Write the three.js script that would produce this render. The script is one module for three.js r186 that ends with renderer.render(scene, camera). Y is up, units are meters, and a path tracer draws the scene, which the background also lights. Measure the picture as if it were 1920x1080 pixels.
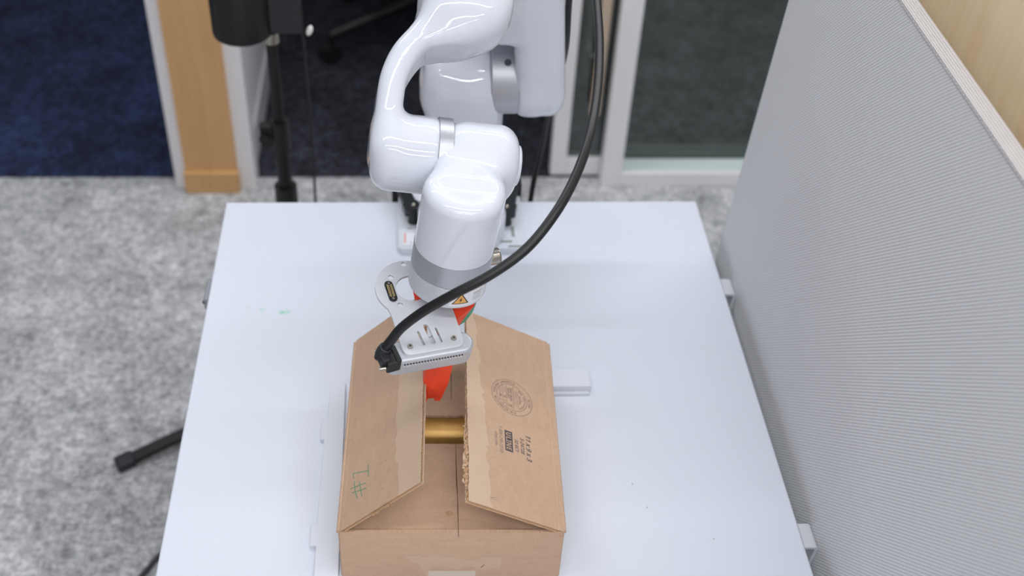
import * as THREE from 'three';
import { RoundedBoxGeometry } from 'three/addons/geometries/RoundedBoxGeometry.js';
import { MarchingCubes } from 'three/addons/objects/MarchingCubes.js';
import { mergeGeometries, mergeVertices } from 'three/addons/utils/BufferGeometryUtils.js';
import { RectAreaLightUniformsLib } from 'three/addons/lights/RectAreaLightUniformsLib.js';

// ---------------------------------------------------------------- camera, renderer, lights
const scene = new THREE.Scene();
scene.background = new THREE.Color(0x05060a);
const R = (d) => d * Math.PI / 180;
const camera = new THREE.PerspectiveCamera(28.041, 16 / 9, 0.05, 40);
camera.position.set(-0.04261, 1.77629, 0.86372);
camera.rotation.order = 'YXZ';
camera.rotation.set(R(-41.1122), R(-6.5472), R(3.8017));
camera.focus = 1.16;
camera.userData.fStop = 4.2;
const renderer = new THREE.WebGLRenderer();
renderer.toneMapping = THREE.LinearToneMapping;
renderer.toneMappingExposure = 0.58;
renderer.shadowMap.enabled = true;
RectAreaLightUniformsLib.init();
// ceiling strips of the near room: [centre x, height, centre z, length, intensity]
const LAMP = new THREE.Color(0.955, 0.965, 1.0), LAMP_GLOW = 7;
const STRIPS = [[0.2, 2.62, -1.25, 3.2, 104], [0.25, 2.62, 0.45, 2.4, 56], [0.25, 2.62, 1.4, 2.4, 78], [0.25, 2.62, 2.3, 2.4, 104]];

// ---------------------------------------------------------------- helpers
const V = (x, y, z) => new THREE.Vector3(x, y, z);
const used = {};
function numbered(n) { const k = (used[n] = (used[n] ?? -1) + 1); return k ? n + '_' + String(k).padStart(3, '0') : n; }
function tag(o, label, category, group) { Object.assign(o.userData, { label, category }); if (group) o.userData.group = group; return o; }
function mesh(name, geo, mat, parent) {
  const m = new THREE.Mesh(geo, mat); m.castShadow = m.receiveShadow = true;
  m.name = (!parent || parent === scene) ? numbered(name) : name; (parent ?? scene).add(m); return m;
}
function thing(name, label, category, group) { const o = new THREE.Group(); o.name = numbered(name); scene.add(o); return tag(o, label, category, group); }
function struct(name, geo, mat) { const m = geo ? mesh(name, geo, mat) : new THREE.Group(); if (!geo) { m.name = name; scene.add(m); } m.userData.kind = 'structure'; return m; }
function rng(s) { return () => { s = (s + 0x6d2b79f5) | 0; let t = Math.imul(s ^ (s >>> 15), 1 | s); t = (t + Math.imul(t ^ (t >>> 7), 61 | t)) ^ t; return ((t ^ (t >>> 14)) >>> 0) / 4294967296; }; }
function boxUV(g) {   // uv in metres from the dominant normal
  const p = g.attributes.position, n = g.attributes.normal, uv = new Float32Array(p.count * 2);
  for (let i = 0; i < p.count; i++) {
    const ax = Math.abs(n.getX(i)), ay = Math.abs(n.getY(i)), az = Math.abs(n.getZ(i));
    const [u, v] = ay >= ax && ay >= az ? [p.getX(i), p.getZ(i)] : ax >= az ? [p.getZ(i), p.getY(i)] : [p.getX(i), p.getY(i)];
    uv[i * 2] = u; uv[i * 2 + 1] = v;
  }
  g.setAttribute('uv', new THREE.BufferAttribute(uv, 2)); return g;
}
function clean(g) { const h = g.index ? g.toNonIndexed() : g; for (const k of Object.keys(h.attributes)) if (!['position', 'normal', 'uv'].includes(k)) h.deleteAttribute(k); if (!h.attributes.uv) h.setAttribute('uv', new THREE.BufferAttribute(new Float32Array(h.attributes.position.count * 2), 2)); return h; }
const merge = (...gs) => mergeGeometries(gs.flat().map(clean));
// box from min to max corner, softened edges
function bx(x0, x1, y0, y1, z0, z1, r = 0.002) {
  const w = x1 - x0, h = y1 - y0, d = z1 - z0; r = Math.min(r, w * 0.45, h * 0.45, d * 0.45);
  const g = r > 0 ? new RoundedBoxGeometry(w, h, d, 2, r) : new THREE.BoxGeometry(w, h, d);
  g.translate((x0 + x1) / 2, (y0 + y1) / 2, (z0 + z1) / 2); return boxUV(g);
}
function along(g, p, dir, up) {   // carries a geometry built along +y to point p with +y along dir
  const y = dir.clone().normalize(); let x = (up ? up.clone() : Math.abs(y.y) < 0.9 ? V(0, 1, 0) : V(0, 0, 1)); x = x.sub(y.clone().multiplyScalar(x.dot(y))).normalize();
  const z = x.clone().cross(y); return g.applyMatrix4(new THREE.Matrix4().makeBasis(x, y, z).setPosition(p));
}
function rod(a, b, r0, r1 = r0, seg = 20) { const d = b.clone().sub(a); return along(new THREE.CylinderGeometry(r1, r0, d.length(), seg, 1), a.clone().addScaledVector(d, 0.5), d); }
function lathe(pts, seg = 48) { return new THREE.LatheGeometry(pts.map(([r, y]) => new THREE.Vector2(r, y)), seg); }
function tube(pts, r, seg = 160, rad = 14) { return new THREE.TubeGeometry(new THREE.CatmullRomCurve3(pts.map((p) => V(...p)), false, 'centripetal'), seg, r, rad, false); }
function ball(p, r) { const g = new THREE.SphereGeometry(r, 16, 12); g.translate(...p); return g; }
function faces(list) {   // flat polygons (fan) from corner lists
  const pos = []; for (const f of list) for (let i = 1; i < f.length - 1; i++) for (const q of [f[0], f[i], f[i + 1]]) pos.push(...q);
  const g = new THREE.BufferGeometry(); g.setAttribute('position', new THREE.BufferAttribute(new Float32Array(pos), 3)); g.computeVertexNormals(); return boxUV(g);
}
function loft(sections) {   // closed flat-faced solid through rings of equal length, ends capped
  const f = [], n = sections[0].length;
  for (let k = 0; k + 1 < sections.length; k++) for (let i = 0; i < n; i++) { const j = (i + 1) % n, A = sections[k], B = sections[k + 1]; f.push([A[i], A[j], B[j]], [A[i], B[j], B[i]]); }
  f.push([...sections[0]].reverse(), sections.at(-1)); return faces(f);
}

// ---------------------------------------------------------------- textures
function noiseGrid(n, seed) { const r = rng(seed), g = new Float32Array(n * n); for (let i = 0; i < n * n; i++) g[i] = r(); return (x, y) => { const xi = Math.floor(x), yi = Math.floor(y), fx = x - xi, fy = y - yi, s = fx * fx * (3 - 2 * fx), t = fy * fy * (3 - 2 * fy), m = (v) => ((v % n) + n) % n, a = g[m(yi) * n + m(xi)], b = g[m(yi) * n + m(xi + 1)], c = g[m(yi + 1) * n + m(xi)], d = g[m(yi + 1) * n + m(xi + 1)]; return a + (b - a) * s + (c - a) * t + (a - b - c + d) * s * t; }; }
function dataTex(n, size, fn, srgb = true) {   // fn(u, v) -> [r, g, b] 0..255, tile of size metres
  const d = new Uint8Array(n * n * 4);
  for (let y = 0; y < n; y++) for (let x = 0; x < n; x++) { const c = fn(x / n, y / n), i = (y * n + x) * 4; for (let k = 0; k < 3; k++) d[i + k] = Math.max(0, Math.min(255, c[k])); d[i + 3] = 255; }
  const t = new THREE.DataTexture(d, n, n); t.wrapS = t.wrapT = THREE.RepeatWrapping; t.magFilter = THREE.LinearFilter; t.minFilter = THREE.LinearMipmapLinearFilter; t.generateMipmaps = true;
  if (srgb) t.colorSpace = THREE.SRGBColorSpace; t.repeat.set(1 / size, 1 / size); t.needsUpdate = true; return t;
}
function canvasTex(w, h, draw) { const c = document.createElement('canvas'); c.width = w; c.height = h; draw(c.getContext('2d'), w, h); const t = new THREE.CanvasTexture(c); t.colorSpace = THREE.SRGBColorSpace; t.magFilter = THREE.LinearFilter; return t; }
const N64 = noiseGrid(64, 7), N256 = noiseGrid(256, 11), N512 = noiseGrid(512, 5), N16 = noiseGrid(16, 3);
function carpetTex(base, amp, tint) {
  return dataTex(1536, 1.6, (u, v) => {
    const a = N16(u * 16, v * 16) * 0.55 + N64(u * 64, v * 64) * 0.4 + N256(u * 128, v * 256) * 0.75 + N512(u * 512, v * 512) * 0.8 + N256(u * 256, v * 128 + 9) * 0.6 - 1.55;
    const k = a * amp; return base.map((b, i) => b + k * tint[i]);
  });
}
const std = (color, roughness = 0.5, extra = {}) => new THREE.MeshStandardMaterial({ color, roughness, ...extra });
const grayCarpet = std(0xffffff, 0.97, { map: carpetTex([177, 178, 179], 58, [1, 1, 1.04]) });
const navyCarpet = std(0xffffff, 0.97, { map: carpetTex([27, 38, 70], 44, [0.8, 0.9, 1.2]) });
const darkCarpet = std(0xffffff, 0.97, { map: carpetTex([40, 41, 50], 44, [1, 1, 1.1]) });
function woodTex(c0, c1, seed) {
  const n1 = noiseGrid(128, seed);
  return dataTex(1024, 0.6, (u, v) => {
    const w = u * 64 + 1.6 * n1(u * 8, v * 4) * 2, g = 0.5 * n1(w * 2, v * 2) + 0.3 * n1(w, v * 6 + 3) + 0.2 * n1(u * 128, v * 16), b = n1(u * 4 + 1, v * 4) * 0.5, t = Math.min(1, Math.max(0, g * 0.9 + b * 0.5 - 0.15));
    return c0.map((c, i) => c + (c1[i] - c) * t);
  });
}
const orangeWood = std(0xffffff, 0.45, { map: woodTex([204, 156, 104], [222, 180, 128], 21) });
const paleWood = std(0xffffff, 0.45, { map: woodTex([238, 212, 172], [252, 232, 200], 22) });
const fabricH = (u, v) => { const d = (u - v) * 14, row = 0.5 + 0.5 * Math.cos(2 * Math.PI * d), bead = 0.5 + 0.5 * Math.cos(2 * Math.PI * ((u + v) * 14 + Math.floor(d + 0.5) * 0.5)); return row * (0.55 + 0.45 * bead); };
const fabric = std(0xffffff, 0.85, {
  map: dataTex(1024, 0.065, (u, v) => { const h = fabricH(u, v), n = N256(u * 256, v * 256) * 10; return [193 + 34 * h + n, 194 + 34 * h + n, 196 + 34 * h + n]; }),
  bumpMap: dataTex(1024, 0.065, (u, v) => { const h = 255 * fabricH(u, v); return [h, h, h]; }, false), bumpScale: 0.00035,
});
const bandH = (u, v) => { const a = 0.5 + 0.5 * Math.cos(2 * Math.PI * u * 16), b = 0.5 + 0.5 * Math.cos(2 * Math.PI * (v * 16 + (Math.floor(u * 16 + 0.5) % 2) * 0.5)); return a * (0.3 + 0.7 * b); };
const bandCloth = std(0xffffff, 0.85, { map: dataTex(512, 0.05, (u, v) => { const h = bandH(u, v); return [190 + 46 * h, 186 + 46 * h, 186 + 46 * h]; }), bumpMap: dataTex(512, 0.05, (u, v) => { const h = 255 * bandH(u, v); return [h, h, h]; }, false), bumpScale: 0.0008 });
const kraftPix = (u, v) => { const n = N512(u * 512, v * 512) * 14 + N256(u * 256, v * 256) * 6 + N64(u * 24, v * 40) * 5 - 12, f = N512(u * 256 + 31, v * 512) > 0.975 ? -18 : 0; return [192 + n + f, 160 + n + f, 133 + n + f]; };
const kraft = std(0xffffff, 0.82, { map: dataTex(1024, 0.3, kraftPix) });
const kraftCore = std(0xb8936f, 0.9);
const whitePaint = std(0xe8e9ec, 0.6), frameGrey = std(0xeceaeb, 0.45), ceilingWhite = std(0xe9ebee, 0.9), blackPlastic = std(0x17181a, 0.42), blackRubber = std(0x202326, 0.5), blackMetal = std(0x0c0d0e, 0.5);
const gloss = new THREE.MeshPhysicalMaterial({ color: 0xd7dbe4, roughness: 0.65, specularIntensity: 0.3, clearcoat: 1, clearcoatRoughness: 0.03 });
const alu = std(0xb9bcc1, 0.42, { metalness: 0.75 }), aluLight = std(0xd3d5da, 0.45, { metalness: 0.4 }), steel = std(0xb5b0a6, 0.28, { metalness: 1 });
const orange = std(0xf84c2a, 0.55), green = std(0x2f9a78, 0.5), whitePrint = std(0xd3d8e0, 0.55), clampBlack = std(0x202327, 0.3);
const glass = new THREE.MeshPhysicalMaterial({ color: 0xb6c8c2, roughness: 0.04, transmission: 1, thickness: 0, ior: 1.95 });

// ---------------------------------------------------------------- the setting
const ZB = -1.56;   // face of the glazed back wall
struct('floor', bx(-3.6, 2.6, -0.1, 0, -1.6, 3.1, 0), grayCarpet);
struct('floor_left_room', bx(-3.6, -0.54, -0.1, 0, -5.1, -1.6, 0), navyCarpet);
struct('floor_right_room', bx(-0.54, 2.6, -0.1, 0, -5.1, -1.6, 0), darkCarpet);
struct('ceiling', bx(-3.6, 2.6, 2.7, 2.8, -5.1, 3.1, 0), ceilingWhite);
struct('wall_left', bx(-3.7, -3.6, 0, 2.7, -5.1, 3.1, 0), whitePaint);
struct('wall_front', bx(-3.6, 2.7, 0, 2.7, 3.1, 3.2, 0), whitePaint);
struct('wall_right', bx(0.5, 0.56, 0, 1.5, -0.41, 2.2, 0.002), paleWood);   // part-height wood wall beside the desk
struct('wall_right_far', bx(2.6, 2.7, 0, 2.7, -1.5, 3.2, 0), whitePaint);
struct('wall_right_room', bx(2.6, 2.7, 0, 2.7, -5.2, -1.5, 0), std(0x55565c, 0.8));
struct('wall_back_left_room', bx(-3.6, -0.54, 0, 2.7, -5.2, -5.1, 0), whitePaint);
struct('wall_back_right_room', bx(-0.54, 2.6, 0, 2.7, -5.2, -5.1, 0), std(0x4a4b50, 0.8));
struct('wall_header', bx(-3.6, 2.6, 2.35, 2.7, ZB - 0.09, ZB + 0.0, 0), whitePaint);
struct('wall_between_rooms', bx(-0.63, -0.452, 0, 2.7, -5.1, ZB - 0.02, 0), whitePaint);
struct('baseboard_between_rooms', bx(-0.452, -0.444, 0, 0.1, -5.1, ZB - 0.03, 0.002), std(0xcfd0d2, 0.5));
{ // wood-faced end of that wall with its light metal edge trims
  const w = struct('wall_pier');
  mesh('wood_panel', bx(-0.606, -0.478, 0.062, 2.35, ZB - 0.019, ZB + 0.018, 0.001), orangeWood, w);
  mesh('baseboard', bx(-0.609, -0.475, 0, 0.062, ZB - 0.019, ZB + 0.03, 0.002), orangeWood, w);
  mesh('trim', bx(-0.636, -0.605, 0, 2.35, ZB - 0.06, ZB + 0.006, 0.002), frameGrey, w);
  mesh('trim', bx(-0.479, -0.437, 0, 2.35, ZB - 0.06, ZB + 0.006, 0.002), frameGrey, w);
}
{ // fixed glass partition
  const w = struct('window_1');
  mesh('stile', bx(0.45, 0.502, 0, 2.35, ZB - 0.04, ZB, 0.002), frameGrey, w);
  mesh('gasket', bx(0.502, 1.5, 0.041, 0.048, ZB - 0.075, ZB - 0.068, 0.001), std(0x4c5553, 0.7), w);
  mesh('bottom_rail', bx(0.502, 2.55, 0, 0.041, ZB - 0.012, ZB, 0.002), frameGrey, w);
  mesh('sill', bx(0.502, 2.55, 0, 0.0405, ZB - 0.1, ZB - 0.012, 0.001), std(0xcfdcd8, 0.4), w);
  mesh('top_rail', bx(0.502, 2.55, 2.30, 2.35, ZB - 0.09, ZB, 0.002), frameGrey, w);
  mesh('stile', bx(1.5, 1.55, 0.042, 2.30, ZB - 0.09, ZB, 0.002), frameGrey, w);
  mesh('pane', bx(0.5, 1.5, 0.04, 2.31, ZB - 0.075, ZB - 0.067, 0), glass, w);
}
{ // sliding door hanging behind the partition
  const w = struct('door_1'), z0 = ZB - 0.075, z1 = ZB - 0.042;
  mesh('stile', bx(0.321, 0.362, 0.006, 2.34, z0, z1, 0.002), frameGrey, w);
  mesh('stile', bx(0.458, 0.498, 0.006, 2.34, z0, z1, 0.002), frameGrey, w);
  mesh('bottom_rail', bx(0.362, 0.458, 0.006, 0.056, z0, z1, 0.002), frameGrey, w);
  mesh('top_rail', bx(0.362, 0.458, 2.29, 2.34, z0, z1, 0.002), frameGrey, w);
  mesh('pane', bx(0.36, 0.46, 0.054, 2.292, z0 + 0.012, z0 + 0.02, 0), glass, w);
  const h = mesh('pull_handle', bx(0.405, 0.432, 0.2, 1.6, z1 + 0.004, z1 + 0.022, 0.008), std(0xcdb9a4, 0.35, { metalness: 0.2 }), w);
  h.userData.label = 'long beige pull handle';
  for (const y of [0.3, 1.5]) mesh('handle_post', rod(V(0.418, y, z0 + 0.02), V(0.418, y, z1 + 0.008), 0.006), frameGrey, w);
  const h2 = mesh('pull_handle', bx(0.394, 0.414, 0.25, 1.6, z0 - 0.06, z0 - 0.042, 0.008), std(0x8d8f7c, 0.4), w);
  h2.userData.label = 'olive pull handle on the far side of the glass';
  for (const y of [0.35, 1.5]) mesh('handle_post', rod(V(0.404, y, z0 - 0.045), V(0.404, y, z0 + 0.013), 0.006), frameGrey, w);
}
STRIPS.forEach(([x, y, z, len, power], i) => {
  const t = thing('ceiling_light', ['rearmost', 'second', 'third', 'frontmost'][i] + ' long linear light hanging under the white ceiling', 'ceiling light');
  mesh('housing', bx(x - len / 2, x + len / 2, y, 2.7, z - 0.03, z + 0.03, 0.003), whitePaint, t);
  mesh('diffuser', bx(x - len / 2 + 0.01, x + len / 2 - 0.01, y - 0.008, y, z - 0.026, z + 0.026, 0.003), std(0x000000, 1, { emissive: LAMP, emissiveIntensity: LAMP_GLOW }), t);
  const l = new THREE.RectAreaLight(LAMP, power, len, 0.052); l.position.set(x, y - 0.012, z); l.rotation.x = -Math.PI / 2; scene.add(l); l.castShadow = true;
});
{ // one fitting in the left room; the right room stays unlit
  const t = thing('ceiling_light', 'square ceiling light in the room with the navy carpet', 'ceiling light');
  mesh('housing', bx(-1.7, -1.1, 2.66, 2.7, -3.3, -2.7, 0.003), whitePaint, t);
  mesh('diffuser', bx(-1.68, -1.12, 2.652, 2.66, -3.28, -2.72, 0.003), std(0x000000, 1, { emissive: LAMP, emissiveIntensity: 4 }), t);
  const l = new THREE.RectAreaLight(LAMP, 11, 0.56, 0.56); l.position.set(-1.4, 2.648, -3.0); l.rotation.x = -Math.PI / 2; scene.add(l); l.castShadow = true;
}

// ---------------------------------------------------------------- desk
const TY = 0.73, TX0 = -0.316, TX1 = 0.391, TZ0 = -0.526, TZ1 = 0.62;
{
  const t = thing('desk', 'white desk with a smooth laminate top carrying the robot arm and the open box', 'desk');
  const S = 1536, W = TX1 - TX0, D = TZ1 - TZ0, px = (x) => (x - TX0) / W * S, pz = (z) => (z - TZ0) / D * S;
  const map = canvasTex(S, S, (g) => {
    g.fillStyle = '#d2d7e1'; g.fillRect(0, 0, S, S);
    const r = rng(4); const blot = (x, z, rx, rz, c, a, n) => { for (let i = 0; i < n; i++) { g.globalAlpha = a * (0.4 + 0.6 * r()); g.fillStyle = c; g.beginPath(); g.ellipse(px(x + (r() + r() - 1) * rx), pz(z + (r() + r() - 1) * rz), 1 + 3 * r(), 1 + 2 * r(), r() * 3, 0, 7); g.fill(); } g.globalAlpha = 1; };
    blot(-0.214, -0.283, 0.01, 0.004, '#79c4a4', 0.25, 60); blot(-0.243, -0.288, 0.008, 0.003, '#79c4a4', 0.14, 24); blot(-0.262, -0.291, 0.006, 0.003, '#79c4a4', 0.1, 12);
    for (let i = 0; i < 40; i++) { g.globalAlpha = 0.45 * r(); g.fillStyle = '#8f8a86'; g.beginPath(); g.ellipse(S * r(), S * r(), 1 + r(), 1 + r(), 0, 0, 7); g.fill(); }
    for (const [x, z] of [[0.21, 0.02], [0.222, 0.054], [0.29, 0.1]]) { g.globalAlpha = 0.6; g.fillStyle = '#7c736c'; g.beginPath(); g.ellipse(px(x), pz(z), 2, 1.5, 0, 0, 7); g.fill(); }
    g.globalAlpha = 1;
  });
  map.flipY = false;
  const top = bx(TX0, TX1, TY - 0.028, TY, TZ0, TZ1, 0.003);
  { const p = top.attributes.position, uv = top.attributes.uv; for (let i = 0; i < p.count; i++) uv.setXY(i, (p.getX(i) - TX0) / W, (p.getZ(i) - TZ0) / D); }
  mesh('tabletop', top, std(0xffffff, 0.5, { map }), t);
  const leg = std(0xd8dade, 0.4);
  for (const x of [TX0 + 0.07, TX1 - 0.07]) for (const z of [-0.44, 0.52]) { mesh('leg', bx(x - 0.025, x + 0.025, 0.012, TY - 0.028, z - 0.025, z + 0.025, 0.004), leg, t); mesh('foot', rod(V(x, 0, z), V(x, 0.013, z), 0.02), blackRubber, t); }
  mesh('frame_bar', bx(TX0 + 0.095, TX1 - 0.095, TY - 0.07, TY - 0.03, -0.455, -0.425, 0.003), leg, t);
  mesh('frame_bar', bx(TX0 + 0.095, TX1 - 0.095, TY - 0.07, TY - 0.03, 0.505, 0.535, 0.003), leg, t);
}
{ // small grey hook under the left desk edge
  const t = tag(mesh('desk_hook', bx(TX0 - 0.0075, TX0 + 0.0002, TY - 0.026, TY - 0.006, -0.362, -0.316, 0.003), std(0x8b9096, 0.4)), 'small grey plastic hook on the left edge of the white desk', 'hook');
  mesh('screw', ball([TX0 - 0.0075, TY - 0.016, -0.322], 0.003), blackMetal, t);
}
{ // privacy screen leaning slightly outwards along the right edge
  const t = thing('privacy_screen', 'pale grey woven fabric privacy screen standing along the right edge of the desk', 'screen');
  t.position.set(0.4085, 0.72, 0); t.rotation.z = -R(2.95);
  const y0 = -0.24, y1 = 0.545, z0 = -0.432, z1 = 0.72, th = 0.018;
  mesh('fabric_panel', bx(0, th, y0, y1 - 0.001, z0 + 0.001, z1, 0.004), fabric, t);
  mesh('edge_band', merge(bx(-0.0008, th + 0.0008, y1 - 0.004, y1 + 0.0012, z0, z1, 0.002)), bandCloth, t);
  for (const zc of [-0.331, 0.096]) {
    const s = new THREE.Shape(), x0 = -0.0165, x1 = -0.0006;   // bent strap, seen along z
    s.moveTo(x0, 0.004); s.lineTo(x1 - 0.006, 0.004); s.quadraticCurveTo(x1, 0.004, x1, -0.002); s.lineTo(x1 - 0.001, -0.05); s.lineTo(x0, -0.085); s.lineTo(x0, -0.081); s.lineTo(x1 - 0.004, -0.049); s.lineTo(x1 - 0.003, -0.002); s.quadraticCurveTo(x1 - 0.003, 0.001, x1 - 0.006, 0.001); s.lineTo(x0, 0.001); s.closePath();
    const g = new THREE.ExtrudeGeometry(s, { depth: 0.032, bevelEnabled: true, bevelSize: 0.0005, bevelThickness: 0.0005, bevelSegments: 1, curveSegments: 8 }); g.translate(0, 0.001, zc - 0.016);
    mesh('bracket', g, std(0xc9cad0, 0.4), t);
  }
}

// ---------------------------------------------------------------- cardboard box
const BOX = { w: 0.232, d: 0.283, top: 0.809, h: 0.0785, yaw: -0.0323 };
{
  const t = thing('cardboard_box', 'open brown cardboard box with two raised top flaps on the white desk', 'box');
  t.position.set(0, BOX.top, 0); t.rotation.y = BOX.yaw;
  const W = BOX.w / 2, D = BOX.d / 2, th = 0.004, H = BOX.h;
  const r = rng(91);
  // printed papers: canvas covers a rectangle of the surface, kraft fibres below the print
  const kraftCanvas = (w, h, draw) => canvasTex(w, h, (g) => {
    const im = g.createImageData(w, h); for (let y = 0; y < h; y++) for (let x = 0; x < w; x++) { const c = kraftPix(x / 1024, y / 1024), i = (y * w + x) * 4; im.data[i] = c[0]; im.data[i + 1] = c[1]; im.data[i + 2] = c[2]; im.data[i + 3] = 255; } g.putImageData(im, 0, 0); draw(g);
  });
  const K = 4.6;   // canvas pixels per millimetre on the flaps
  const wavyBand = (g, u0, len, base, amp, color, alpha, seed) => {   // faded strip left by old tape, from u0 (mm from the fold) to the free edge
    g.fillStyle = color; g.globalAlpha = alpha; g.beginPath(); g.moveTo(0, 130 * K); for (let z = 0; z <= len; z += 2) g.lineTo(z * K, (base(z) + amp * (N64(z * 0.13, seed) - 0.5) * 2 + 1.2 * (N64(z * 0.9, seed + 5) - 0.5)) * K); g.lineTo(len * K, 130 * K); g.closePath(); g.fill(); g.globalAlpha = 1;
  };
  // right flap print: canvas x = z along the fold (reading direction), canvas y = distance from the fold (letters stand towards the fold)
  const rightPrint = kraftCanvas(Math.round(283 * K), Math.round(116 * K), (g) => {
    const Z = (z) => (z + 141.5) * K, U = (u) => u * K, ink = '#3b3a42';
    wavyBand(g, 0, 283, (z) => 101 - 0.075 * z + (z > 200 ? 4 : 0), 2.5, '#ccb499', 0.85, 3);
    g.fillStyle = g.strokeStyle = ink; g.globalAlpha = 0.9;
    // round certificate stamp
    const cx = Z(-25), cy = U(54.5); g.lineWidth = 2;
    for (const q of [26, 19.5]) { g.beginPath(); g.arc(cx, cy, q * K, 0, 7); g.stroke(); }
    const ring = (text, rad, mid, size, flip) => { g.font = `bold ${size * K}px sans-serif`; const step = size * 0.74 / rad; for (let i = 0; i < text.length; i++) { const a = mid + (i - (text.length - 1) / 2) * step * (flip ? -1 : 1); g.save(); g.translate(cx + Math.cos(a) * rad * K, cy + Math.sin(a) * rad * K); g.rotate(a + (flip ? -Math.PI / 2 : Math.PI / 2)); g.textAlign = 'center'; g.textBaseline = 'middle'; g.fillText(text[i], 0, 0); g.restore(); } };
    ring('ULINE', 22.7, -Math.PI / 2, 3.6); ring('PLEASANT PRAIRIE, WISCONSIN USA', 22.7, Math.PI / 2, 3.5, true); ring('BOX CERTIFICATE', 16.6, -Math.PI / 2, 3.0);
    g.textAlign = 'center'; g.textBaseline = 'middle';
    const ln = (s, dy, size, dx = 0, w = 'bold ') => { g.font = `${w}${size * K}px sans-serif`; g.fillText(s, cx + dx * K, cy + dy * K); };
    const rule = (dy, half) => { g.lineWidth = 1.6; g.beginPath(); g.moveTo(cx - half * K, cy + dy * K); g.lineTo(cx + half * K, cy + dy * K); g.stroke(); };
    ln('THIS', -12.4, 1.7); ln('SINGLEWALL', -9.9, 2.2); ln('BOX MEETS ALL CONSTRUCTION', -7.4, 1.7, 0, ''); ln('REQUIREMENTS OF APPLICABLE', -5.4, 1.7, 0, ''); ln('FREIGHT CLASSIFICATION', -3.4, 1.7, 0, '');
    rule(-1.6, 17); ln('EDGE CRUSH', 1.3, 3.3, -4); ln('TEST (ECT)', 4.9, 3.3, -5); ln('32', 1.6, 4, 13); ln('LBS/IN', 5, 1.8, 13, ''); rule(7.2, 17); ln('SIZE LMT', 9.5, 1.9, -9, ''); ln('75', 9.6, 3.6, 2); ln('INCHES', 9.6, 1.8, 10, ''); rule(11.8, 15); ln('GROSS WT LT', 14, 1.7, -7, ''); ln('65', 14.2, 3.4, 2); ln('LBS', 14, 1.8, 8, ''); rule(16, 10);
    // size and maker's block
    g.textAlign = 'left'; const L = (s, z, u, size, st = 'italic bold ', maxw) => { g.font = `${st}${size * K}px sans-serif`; g.fillText(s, Z(z), U(u), maxw ? maxw * K : undefined); };
    L('11 x 9 x 3', 24, 36.5, 8.6, 'italic bold ', 39); L('S-24728', 31.5, 44.5, 6.2, 'italic bold ', 25); L('32 ECT', 36, 51.8, 5.6, 'italic bold ', 17.5);
    g.fillRect(Z(28), U(56.5), 29 * K, 9.5 * K); g.fillStyle = '#c6a684'; L('ULINE', 29.6, 61.5, 9, 'bold ', 26); g.fillStyle = ink;
    L('1-800-295-5510', 24, 71, 5.4, 'italic ', 39); L('uline.com', 34, 76.8, 5, 'italic ', 20);
    g.globalAlpha = 0.25; g.fillStyle = '#8d6e52'; g.fillRect(0, U(6.6), 283 * K, 2.2); g.fillStyle = '#e2c6a6'; g.fillRect(0, U(5.4), 283 * K, 5);
    g.globalAlpha = 0.35; g.lineWidth = 2; g.beginPath(); g.moveTo(Z(126), U(80)); g.lineTo(Z(128), U(86)); g.lineTo(Z(130), U(74)); g.stroke(); g.globalAlpha = 1;
  });
  const leftPrint = kraftCanvas(Math.round(283 * K), Math.round(116 * K), (g) => {
    // canvas x runs the other way here: from the near end of the fold to the far end
    const Z = (z) => (141.5 - z) * K, U = (u) => u * K;
    wavyBand(g, 0, 283, (x) => (x < 45 ? 84 - 0.06 * x : 77), 2.2, '#ccb499', 0.85, 8);
    g.globalAlpha = 0.25; g.fillStyle = '#8d6e52'; g.fillRect(0, U(6.4), 283 * K, 2.2); g.fillStyle = '#e2c6a6'; g.fillRect(0, U(5.2), 283 * K, 5);
    g.strokeStyle = '#4f8a6a'; g.lineWidth = 5; g.lineCap = 'round'; g.globalAlpha = 0.85; const st = (...p) => { g.beginPath(); p.forEach(([u, z], i) => (i ? g.lineTo : g.moveTo).call(g, Z(z), U(u))); g.stroke(); };
    st([12.4, 92.5], [36, 98]); st([15.5, 100], [37, 105.5]); st([17, 85.6], [20, 100], [24, 111.5]); st([25.4, 90], [28, 101], [31, 112.8]);   // hash mark
    st([16.5, 81], [14, 73], [38.3, 83]); st([36.8, 73.5], [39, 91]);                                            // one
    g.strokeStyle = '#6f6a68'; g.lineWidth = 1.5; g.globalAlpha = 0.45; for (let i = 0; i < 26; i++) { const u = 44 + 26 * r(), z = 84 + 38 * r(); st([u, z], [u + 3 * r() + 1, z - 2 * r()]); } g.globalAlpha = 1;
  });
  const frontPrint = kraftCanvas(1024, 360, (g) => {
    const k = 1024 / 232, X = (x) => (x + 116) * k, Yy = (y) => -y * k; g.fillStyle = '#c9b59b'; g.globalAlpha = 0.45;
    g.beginPath(); g.moveTo(X(-52), Yy(-36)); for (let x = -50; x <= 52; x += 3) g.lineTo(X(x), Yy(-37 + 5 * (N64(x * 0.11, 2) - 0.6) - (x < 30 && x > 5 ? 6 : 0))); for (let x = 52; x >= -24; x -= 3) g.lineTo(X(x), Yy(-58 + 9 * (N64(x * 0.16, 9) - 0.5))); g.lineTo(X(-24), Yy(-79)); g.lineTo(X(-36), Yy(-48)); g.closePath(); g.fill();
    g.globalAlpha = 0.3; for (let i = 0; i < 8; i++) g.fillRect(X(15 + 12 * r()), Yy(-6 - 26 * r()), 60 * r(), 14 * r());
    g.globalAlpha = 0.9; g.fillStyle = '#d0c3b3'; g.fillRect(X(-24), Yy(-64), 50 * k, 15 * k);
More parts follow.
